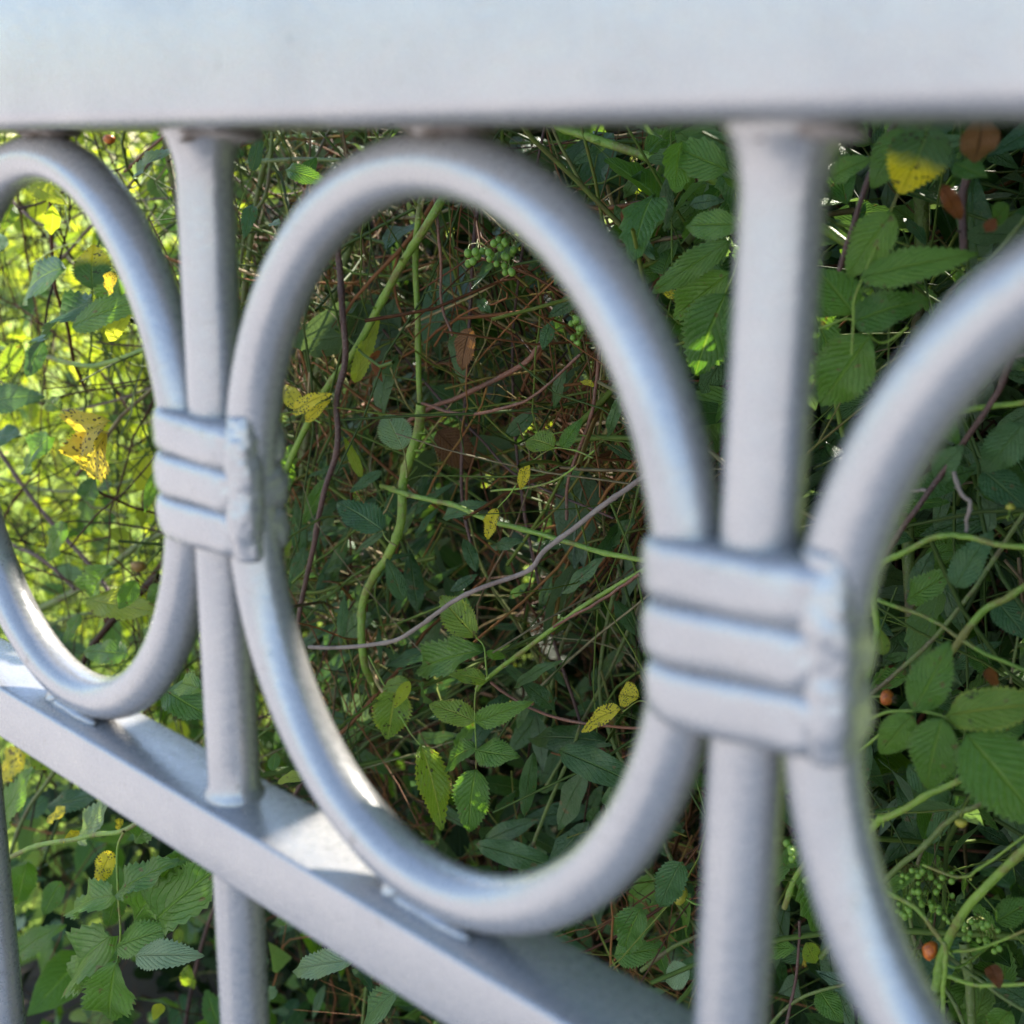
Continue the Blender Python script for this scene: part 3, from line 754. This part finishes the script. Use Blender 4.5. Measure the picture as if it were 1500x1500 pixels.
# left rose
for pts, wd, mt, Y in (([(-40, 610), (0, 664), (34, 713), (80, 770), (140, 837), (180, 900)], 7, 'brown_stem', .27), ([(60, 890), (120, 860), (187, 810), (240, 780), (330, 740)], 11, 'olive_stem', .3),
                       ([(-10, 780), (20, 797), (67, 823), (110, 863)], 6, 'brown_stem', .27), ([(0, 510), (60, 520), (140, 535), (215, 510), (260, 480)], 8, 'green_stem', .25),
                       ([(90, 380), (115, 350), (140, 325), (180, 280), (240, 215)], 5, 'brown_stem', .3), ([(180, 250), (210, 225), (250, 190)], 5, 'red_stem', .28),
                       ([(360, 240), (430, 233), (500, 236)], 7, 'olive_stem', .28), ([(350, 500), (370, 330), (385, 250), (420, 190)], 9, 'olive_stem', .3),
                       ([(400, 190), (390, 280), (360, 340), (350, 420)], 6, 'olive_stem', .28), ([(230, 300), (180, 400), (160, 560)], 5, 'olive_stem', .34), ([(0, 560), (80, 600), (160, 590), (250, 560)], 4, 'brown_stem', .3),
                       ([(-20, 250), (60, 330), (150, 300), (250, 290)], 4, 'brown_stem', .34), ([(0, 700), (90, 720), (200, 700), (260, 640)], 5, 'olive_stem', .36), ([(20, 940), (120, 900), (240, 900)], 6, 'olive_stem', .33)):
    stem(rose_l, 'cane' if wd > 6 else 'twig', pts, wd, mt, Y, 2 if wd > 6 else 0)
LL = [((100, 396), (-4, 424), 58, 'blue'), ((142, 446), (26, 486), 64, 'blue'), ((136, 424), (130, 352), 52, 'tip'), ((186, 410), (108, 482), 17, 'rose'), ((110, 480), (200, 430), 22, 'rose'),
      ((78, 300), (76, 354), 22, 'lime'), ((66, 500), (34, 552), 28, 'blue'), ((30, 500), (0, 560), 30, 'lime_edge'), ((-14, 590), (36, 575), 42, 'blue'), ((-10, 640), (25, 640), 40, 'blue'),
      ((160, 618), (84, 652), 62, 'ochre'), ((158, 634), (106, 710), 70, 'ochre'), ((80, 640), (10, 690), 26, 'rose'), ((140, 700), (118, 745), 28, 'blue'), ((100, 765), (64, 820), 20, 'rose'),
      ((165, 832), (100, 900), 20, 'rose'), ((200, 850), (175, 895), 28, 'rose'), ((240, 860), (210, 880), 26, 'rose'), ((120, 900), (90, 940), 20, 'rose'), ((130, 880), (230, 900), 18, 'lime'),
      ((240, 930), (180, 960), 40, 'rose'), ((190, 960), (120, 950), 36, 'rose'), ((20, 300), (0, 330), 30, 'lime_edge'), ((40, 270), (90, 290), 30, 'lime'), ((0, 370), (-10, 330), 30, 'blue'),
      ((230, 690), (210, 750), 18, 'rose'), ((160, 500), (190, 440), 18, 'lime'), ((370, 250), (380, 200), 20, 'blue'), ((370, 300), (358, 340), 22, 'blue'), ((440, 270), (460, 230), 26, 'rose'),
      ((410, 330), (390, 320), 16, 'pale'), ((170, 400), (150, 430), 24, 'ochre'), ((200, 260), (230, 210), 14, 'pale'), ((90, 600), (60, 580), 26, 'lime_edge'), ((420, 250), (470, 260), 16, 'rose')]
for b_, t_, wd, mt in LL: leaflet(rose_l, b_, t_, wd, random.uniform(.15, .165) if mt == 'ochre' else random.uniform(.17, .20), mt, 'round' if mt == 'ochre' else 'rose', name='leaf', **(dict(dy=0, nt=tuple(-fw)) if mt == 'ochre' else {}))
for _ in range(90):
    x, y = random.uniform(-60, 480), random.uniform(190, 1050); a = random.uniform(0, 6.28); l = random.uniform(22, 52)
    leaflet(rose_l, (x, y), (x+l*math.cos(a), y+l*math.sin(a)), l*random.uniform(.3, .55), random.uniform(.28, .5), random.choice(['lime', 'rose', 'lime_edge', 'blue']), 'rose', name='leaf', hi=False)
hip(rose_l, 203, 830, 12, .26, 'hip_brown')
hip(rose_l, 160, 205, 9, .26, 'hip')

# low rose under the rail, left
stem(rose_b, 'cane', [(-60, 1290), (0, 1264), (64, 1238), (130, 1225), (180, 1218), (230, 1180), (300, 1120)], 8, 'green_stem', .104, 2)
stem(rose_b, 'cane', [(-30, 1330), (0, 1290), (40, 1190), (80, 1130), (150, 1020)], 7, 'olive_stem', .2, 2)
stem(rose_b, 'cane', [(260, 1600), (280, 1450), (330, 1300), (420, 1180), (460, 1120)], 7, 'brown_stem', .3, 2)
stem(rose_b, 'cane', [(520, 1600), (530, 1500), (540, 1440), (580, 1380)], 5, 'olive_stem', .26, 1)
s = rachis(rose_b, [(182, 1218), (172, 1245), (173, 1310), (176, 1370), (172, 1410)], 4.5, .098)
leaflet(s, (172, 1314), (78, 1322), 46, .098, 'rose', dy=0); leaflet(s, (174, 1312), (238, 1258), 44, .098, 'rose', dy=0); leaflet(s, (200, 1345), (252, 1268), 40, .112, 'rose')
leaflet(s, (172, 1370), (58, 1446), 52, .098, 'rose', dy=0); leaflet(s, (174, 1388), (230, 1360), 50, .098, 'rose'); leaflet(s, (202, 1402), (272, 1394), 44, .092, 'pale', dy=0)
leaflet(s, (172, 1408), (150, 1528), 72, .092, 'rose', dy=0); leaflet(s, (222, 1362), (306, 1268), 42, .112, 'rose'); leaflet(s, (178, 1300), (152, 1360), 34, .12, 'rose')
BL = [((40, 1104), (-6, 1136), 24, 'yellow'), ((98, 1188), (66, 1200), 22, 'yellow'), ((116, 1218), (94, 1228), 14, 'yellow'), ((166, 1246), (138, 1294), 29, 'yellow'), ((180, 1200), (165, 1218), 14, 'yellow'),
      ((2, 1210), (46, 1130), 36, 'rose'), ((72, 1182), (148, 1166), 34, 'blue'), ((118, 1230), (162, 1172), 32, 'pale'), ((44, 1110), (76, 1120), 26, 'lime_edge'), ((200, 1230), (230, 1190), 36, 'rose'),
      ((516, 1408), (402, 1418), 38, 'pale'), ((590, 1452), (494, 1508), 26, 'blue'), ((520, 1420), (545, 1440), 18, 'blue'), ((240, 1010), (300, 1050), 50, 'rose'), ((296, 1010), (240, 990), 36, 'rose'),
      ((400, 1130), (404, 1096), 18, 'rose'), ((410, 1145), (440, 1130), 14, 'lime'), ((236, 1470), (226, 1490), 18, 'lime'), ((90, 1290), (60, 1340), 30, 'rose'), ((40, 1260), (20, 1330), 24, 'rose'),
      ((270, 1240), (300, 1300), 30, 'rose'), ((420, 1080), (460, 1050), 20, 'rose'), ((30, 1400), (60, 1360), 26, 'rose'), ((410, 1350), (440, 1330), 24, 'rose')]
for b_, t_, wd, mt in BL: leaflet(rose_b, b_, t_, wd, random.uniform(.11, .16), mt, name='leaf')
for _ in range(34):
    x, y = random.uniform(-60, 700), random.uniform(1080, 1540); a = random.uniform(0, 6.28); l = random.uniform(25, 60)
    leaflet(rose_b, (x, y), (x+l*math.cos(a), y+l*math.sin(a)), l*random.uniform(.3, .55), random.uniform(.2, .36), random.choice(['rose', 'rose', 'blue', 'lime_edge']), 'rose', name='leaf', hi=False)

# right rose
YOFF = .05
RC = [([(1266, 1030), (1276, 964), (1284, 924), (1278, 876), (1286, 832), (1324, 808), (1372, 788), (1412, 784), (1460, 798), (1540, 806)], 10, 'green_stem', .17),
      ([(1240, 860), (1284, 876), (1344, 896), (1408, 936), (1500, 980), (1560, 1000)], 7, 'green_stem', .18), ([(1230, 1060), (1276, 1020), (1332, 972), (1396, 900), (1464, 804), (1520, 720)], 8, 'olive_stem', .21),
      ([(1390, 960), (1436, 900), (1476, 876), (1540, 830)], 12, 'green_stem', .18), ([(1180, 1290), (1272, 1216), (1300, 1196), (1352, 1164), (1412, 1140), (1520, 1080)], 12, 'green_stem', .18),
      ([(1200, 1400), (1300, 1284), (1352, 1240), (1400, 1196), (1440, 1172), (1540, 1100)], 10, 'olive_stem', .19), ([(1370, 1450), (1384, 1396), (1400, 1356), (1428, 1316), (1500, 1248), (1560, 1200)], 15, 'green_stem', .17),
      ([(1280, 1290), (1312, 1312), (1344, 1332), (1376, 1372), (1386, 1396), (1384, 1460), (1386, 1560)], 8, 'green_stem', .16), ([(1352, 1268), (1408, 1284), (1440, 1268), (1520, 1210)], 5, 'green_stem', .19),
      ([(1388, 1396), (1440, 1388), (1540, 1350)], 5, 'green_stem', .17), ([(1380, 1428), (1436, 1440), (1540, 1440)], 7, 'green_stem', .165), ([(1390, 1400), (1450, 1450), (1530, 1500)], 7, 'olive_stem', .175),
      ([(1352, 250), (1350, 366), (1334, 650), (1330, 800), (1340, 1000)], 22, 'olive_stem', .3), ([(1410, 1380), (1420, 1460), (1424, 1560)], 15, 'olive_stem', .21),
      ([(1520, 420), (1496, 482), (1460, 570), (1416, 638), (1344, 746), (1300, 810), (1240, 900)], 10, 'brown_stem', .18), ([(1330, 150), (1306, 194), (1280, 238), (1248, 338), (1220, 420)], 10, 'brown_stem', .17),
      ([(1430, 150), (1424, 220), (1412, 300), (1410, 370)], 14, 'brown_stem', .2), ([(800, 180), (870, 205), (980, 238), (1072, 276), (1180, 320), (1300, 400)], 15, 'green_stem', .24),
      ([(1400, 690), (1410, 720), (1420, 740), (1414, 780)], 7, 'grey_stem', .175), ([(1290, 700), (1330, 715), (1356, 720)], 6, 'grey_stem', .175), ([(1385, 600), (1420, 560), (1470, 530), (1520, 520)], 6, 'grey_stem', .185),
      ([(1380, 610), (1440, 600), (1500, 590), (1560, 570)], 10, 'green_stem', .19), ([(1500, 320), (1450, 380), (1390, 430), (1300, 560)], 7, 'olive_stem', .2), ([(1200, 480), (1250, 470), (1290, 500), (1330, 480)], 4, 'green_stem', .165),
      ([(1150, 1330), (1170, 1280), (1190, 1240)], 9, 'green_stem', .19), ([(1150, 1500), (1165, 1420), (1170, 1350)], 5, 'brown_stem', .2), ([(1080, 1560), (1160, 1470), (1240, 1440)], 6, 'olive_stem', .2),
      ([(940, 1420), (1000, 1380), (1080, 1350)], 7, 'olive_stem', .24), ([(1150, 1160), (1250, 1110), (1330, 1040)], 5, 'green_stem', .19), ([(1480, 1000), (1500, 900), (1520, 800)], 4, 'olive_stem', .22)]
for pts, wd, mt, Y in RC: stem(rose_r, 'cane' if wd > 6 else 'twig', pts, wd, mt, Y, 3 if wd > 6 else 0)
s = rachis(rose_r, [(1240, 1060), (1268, 1057), (1300, 1043), (1340, 1042), (1386, 1052), (1416, 1078)], 5, .14)
leaflet(s, (1338, 1040), (1397, 946), 60, .14, 'rose', dy=0); leaflet(s, (1338, 1046), (1279, 1110), 48, .14, 'rose', dy=0)
leaflet(s, (1382, 1052), (1345, 1164), 70, .135, 'rose', dy=0); leaflet(s, (1386, 1050), (1535, 1022), 62, .14, 'lime_edge', dy=0); leaflet(s, (1416, 1076), (1530, 1212), 108, .135, 'rose', dy=0)
s = rachis(rose_r, [(1400, 150), (1375, 170), (1360, 186)], 5, .15)
leaflet(s, (1362, 180), (1330, 290), 92, .15, 'tip', dy=0); leaflet(s, (1330, 190), (1268, 275), 54, .165, 'rose')
s = rachis(rose_r, [(1248, 520), (1250, 470), (1252, 440), (1262, 410), (1300, 320), (1330, 250)], 4, .155)
leaflet(s, (1310, 312), (1234, 402), 62, .155, 'rose', dy=0); leaflet(s, (1262, 408), (1416, 368), 54, .155, 'rose', dy=0); leaflet(s, (1250, 474), (1346, 428), 58, .16, 'rose', dy=0)
leaflet(s, (1250, 460), (1195, 385), 66, .165, 'rose', dy=0); leaflet(s, (1276, 492), (1194, 606), 84, .16, 'rose', dy=0)
s = rachis(rose_r, [(1110, 280), (1090, 340), (1075, 400), (1062, 430)], 4, .18)
leaflet(s, (1084, 330), (990, 328), 44, .18, 'rose', dy=0); leaflet(s, (1072, 352), (949, 428), 40, .18, 'rose', dy=0); leaflet(s, (1070, 400), (970, 480), 60, .185, 'rose')
leaflet(s, (1064, 430), (1008, 548), 82, .18, 'rose', dy=0); leaflet(s, (1060, 400), (980, 410), 60, .19, 'rose'); leaflet(s, (1080, 430), (1130, 560), 80, .18, 'rose')
RL = [((1350, 590), (1394, 642), 50, 'rose'), ((1220, 260), (1260, 230), 36, 'rose'), ((1240, 300), (1220, 200), 40, 'rose'), ((972, 422), (990, 436), 16, 'yellow'), ((1480, 1300), (1440, 1260), 40, 'blue'),
      ((1500, 620), (1440, 700), 56, 'blue'), ((1440, 690), (1500, 740), 50, 'blue'), ((1370, 700), (1400, 660), 40, 'blue'), ((1460, 880), (1500, 930), 44, 'blue'), ((1400, 860), (1440, 780), 46, 'blue'),
      ((1330, 880), (1390, 840), 40, 'rose'), ((1294, 960), (1290, 920), 22, 'lime_edge'), ((1330, 1120), (1390, 1180), 40, 'blue'), ((1150, 1270), (1180, 1230), 30, 'rose'), ((1450, 560), (1400, 540), 40, 'rose'),
      ((1500, 460), (1440, 440), 40, 'rose'), ((1400, 240), (1440, 260), 36, 'rose'), ((1480, 300), (1440, 330), 30, 'rose'), ((1180, 1380), (1200, 1420), 26, 'lime_edge'), ((1200, 1450), (1230, 1500), 36, 'rose'),
      ((1460, 1080), (1500, 1050), 50, 'rose'), ((1010, 1420), (966, 1440), 38, 'pale'), ((940, 1330), (900, 1400), 50, 'rose'), ((1000, 1260), (960, 1330), 44, 'blue'), ((900, 1400), (960, 1390), 40, 'rose'),
      ((1290, 1310), (1330, 1280), 24, 'rose'), ((1460, 1350), (1510, 1320), 40, 'rose'), ((1330, 1500), (1370, 1470), 30, 'rose'), ((1480, 1480), (1440, 1520), 40, 'rose'), ((1180, 430), (1230, 540), 50, 'rose')]
for b_, t_, wd, mt in RL: leaflet(rose_r, b_, t_, wd, random.uniform(.17, .23), mt, name='leaf')
for _ in range(120):
    x, y = random.uniform(900, 1560), random.uniform(180, 1560); a = random.uniform(0, 6.28); l = random.uniform(45, 90)
    leaflet(rose_r, (x, y), (x+l*math.cos(a), y+l*math.sin(a)), l*random.uniform(.3, .5), random.uniform(.24, .36), random.choice(['rose', 'rose', 'blue']), 'rose', name='leaf', hi=False)
hip(rose_r, 1300, 1022, 12, .16, 'hip', (.9, -.1, .1)); hip(rose_r, 1362, 1392, 15, .17, 'hip', (-.8, -.2, .2)); hip(rose_r, 996, 1312, 14, .2, 'hip_green', (-.9, -.1, .1))
hip(rose_r, 1408, 1206, 9, .17, 'hip_green'); hip(rose_r, 1480, 742, 7, .18, 'hip_green', (0, 0, 1))
leaflet(rose_r, (1176, 1400), (1186, 1412), 20, .2, 'ochre', name='leaf')

stem(priv_r, 'branch', [(1440, 1600), (1400, 1480), (1340, 1380), (1340, 1270), (1370, 1180)], 7, 'olive_stem', .25)
berries(priv_r, 1306, 1352, 1272, 1345, 24, 4.5, .245); berries(priv_r, 1345, 1395, 1275, 1350, 26, 4.5, .25); berries(priv_r, 1412, 1465, 1350, 1400, 20, 4.5, .245); berries(priv_r, 1150, 1170, 1235, 1260, 5, 6, .2)
for _ in range(90):
    x, y = random.uniform(1100, 1560), random.uniform(200, 1560); a = random.uniform(0, 6.28); l = random.uniform(40, 100)
    leaflet(priv_r, (x, y), (x+l*math.cos(a), y+l*math.sin(a)), l*random.uniform(.22, .36), random.uniform(.23, .34), random.choice(['privet', 'privet', 'blue']), 'privet', name='leaf', hi=False)

YOFF = .0
# dead leaves caught in the twigs: things of their own
def dead(base, tip, wd, Y, mat, label, kind='rose'):
    o = leaflet(None, base, tip, wd, Y, mat, kind, name='dead_leaf'); return tag(o, label, 'dead leaf', 'dead leaves caught in the hedge')
dead((690, 480), (668, 545), 32, .27, 'dead', 'curled brown dead leaf hanging in the middle of the large oval')
dead((640, 632), (690, 680), 50, .3, 'dead', 'flat rusty brown dead leaf deep in the twigs below the centre', 'round')
for k, (b_, t_, wd) in enumerate((((540, 530), (560, 512), 10), ((548, 540), (570, 530), 12), ((546, 528), (558, 558), 10))):
    dead(b_, t_, wd, .26, 'rust', ('small orange curled leaf left of the vertical green cane', 'orange shrivelled leaf pointing right beside the vertical green cane', 'orange shrivelled leaf pointing down beside the vertical green cane')[k])
dead((1440, 170), (1432, 250), 52, .205, 'dead', 'large crumpled brown leaf hanging under the top rail at far right')
dead((1380, 270), (1410, 330), 24, .205, 'rust', 'twisted brown leaf below the yellow tipped leaf at upper right')
dead((1460, 320), (1440, 345), 18, .205, 'rust', 'small rusty curl beside the rightmost ring near the upper right corner')
dead((1440, 985), (1470, 1000), 24, .205, 'rust', 'rusty shrivelled leaf above the big serrated leaves at right')
dead((1450, 1415), (1466, 1440), 24, .205, 'rust', 'reddish shrivelled leaf near the lower right corner')
dead((920, 300), (914, 330), 16, .27, 'rust', 'small rusty leaf among dark leaves left of the thick right bar')
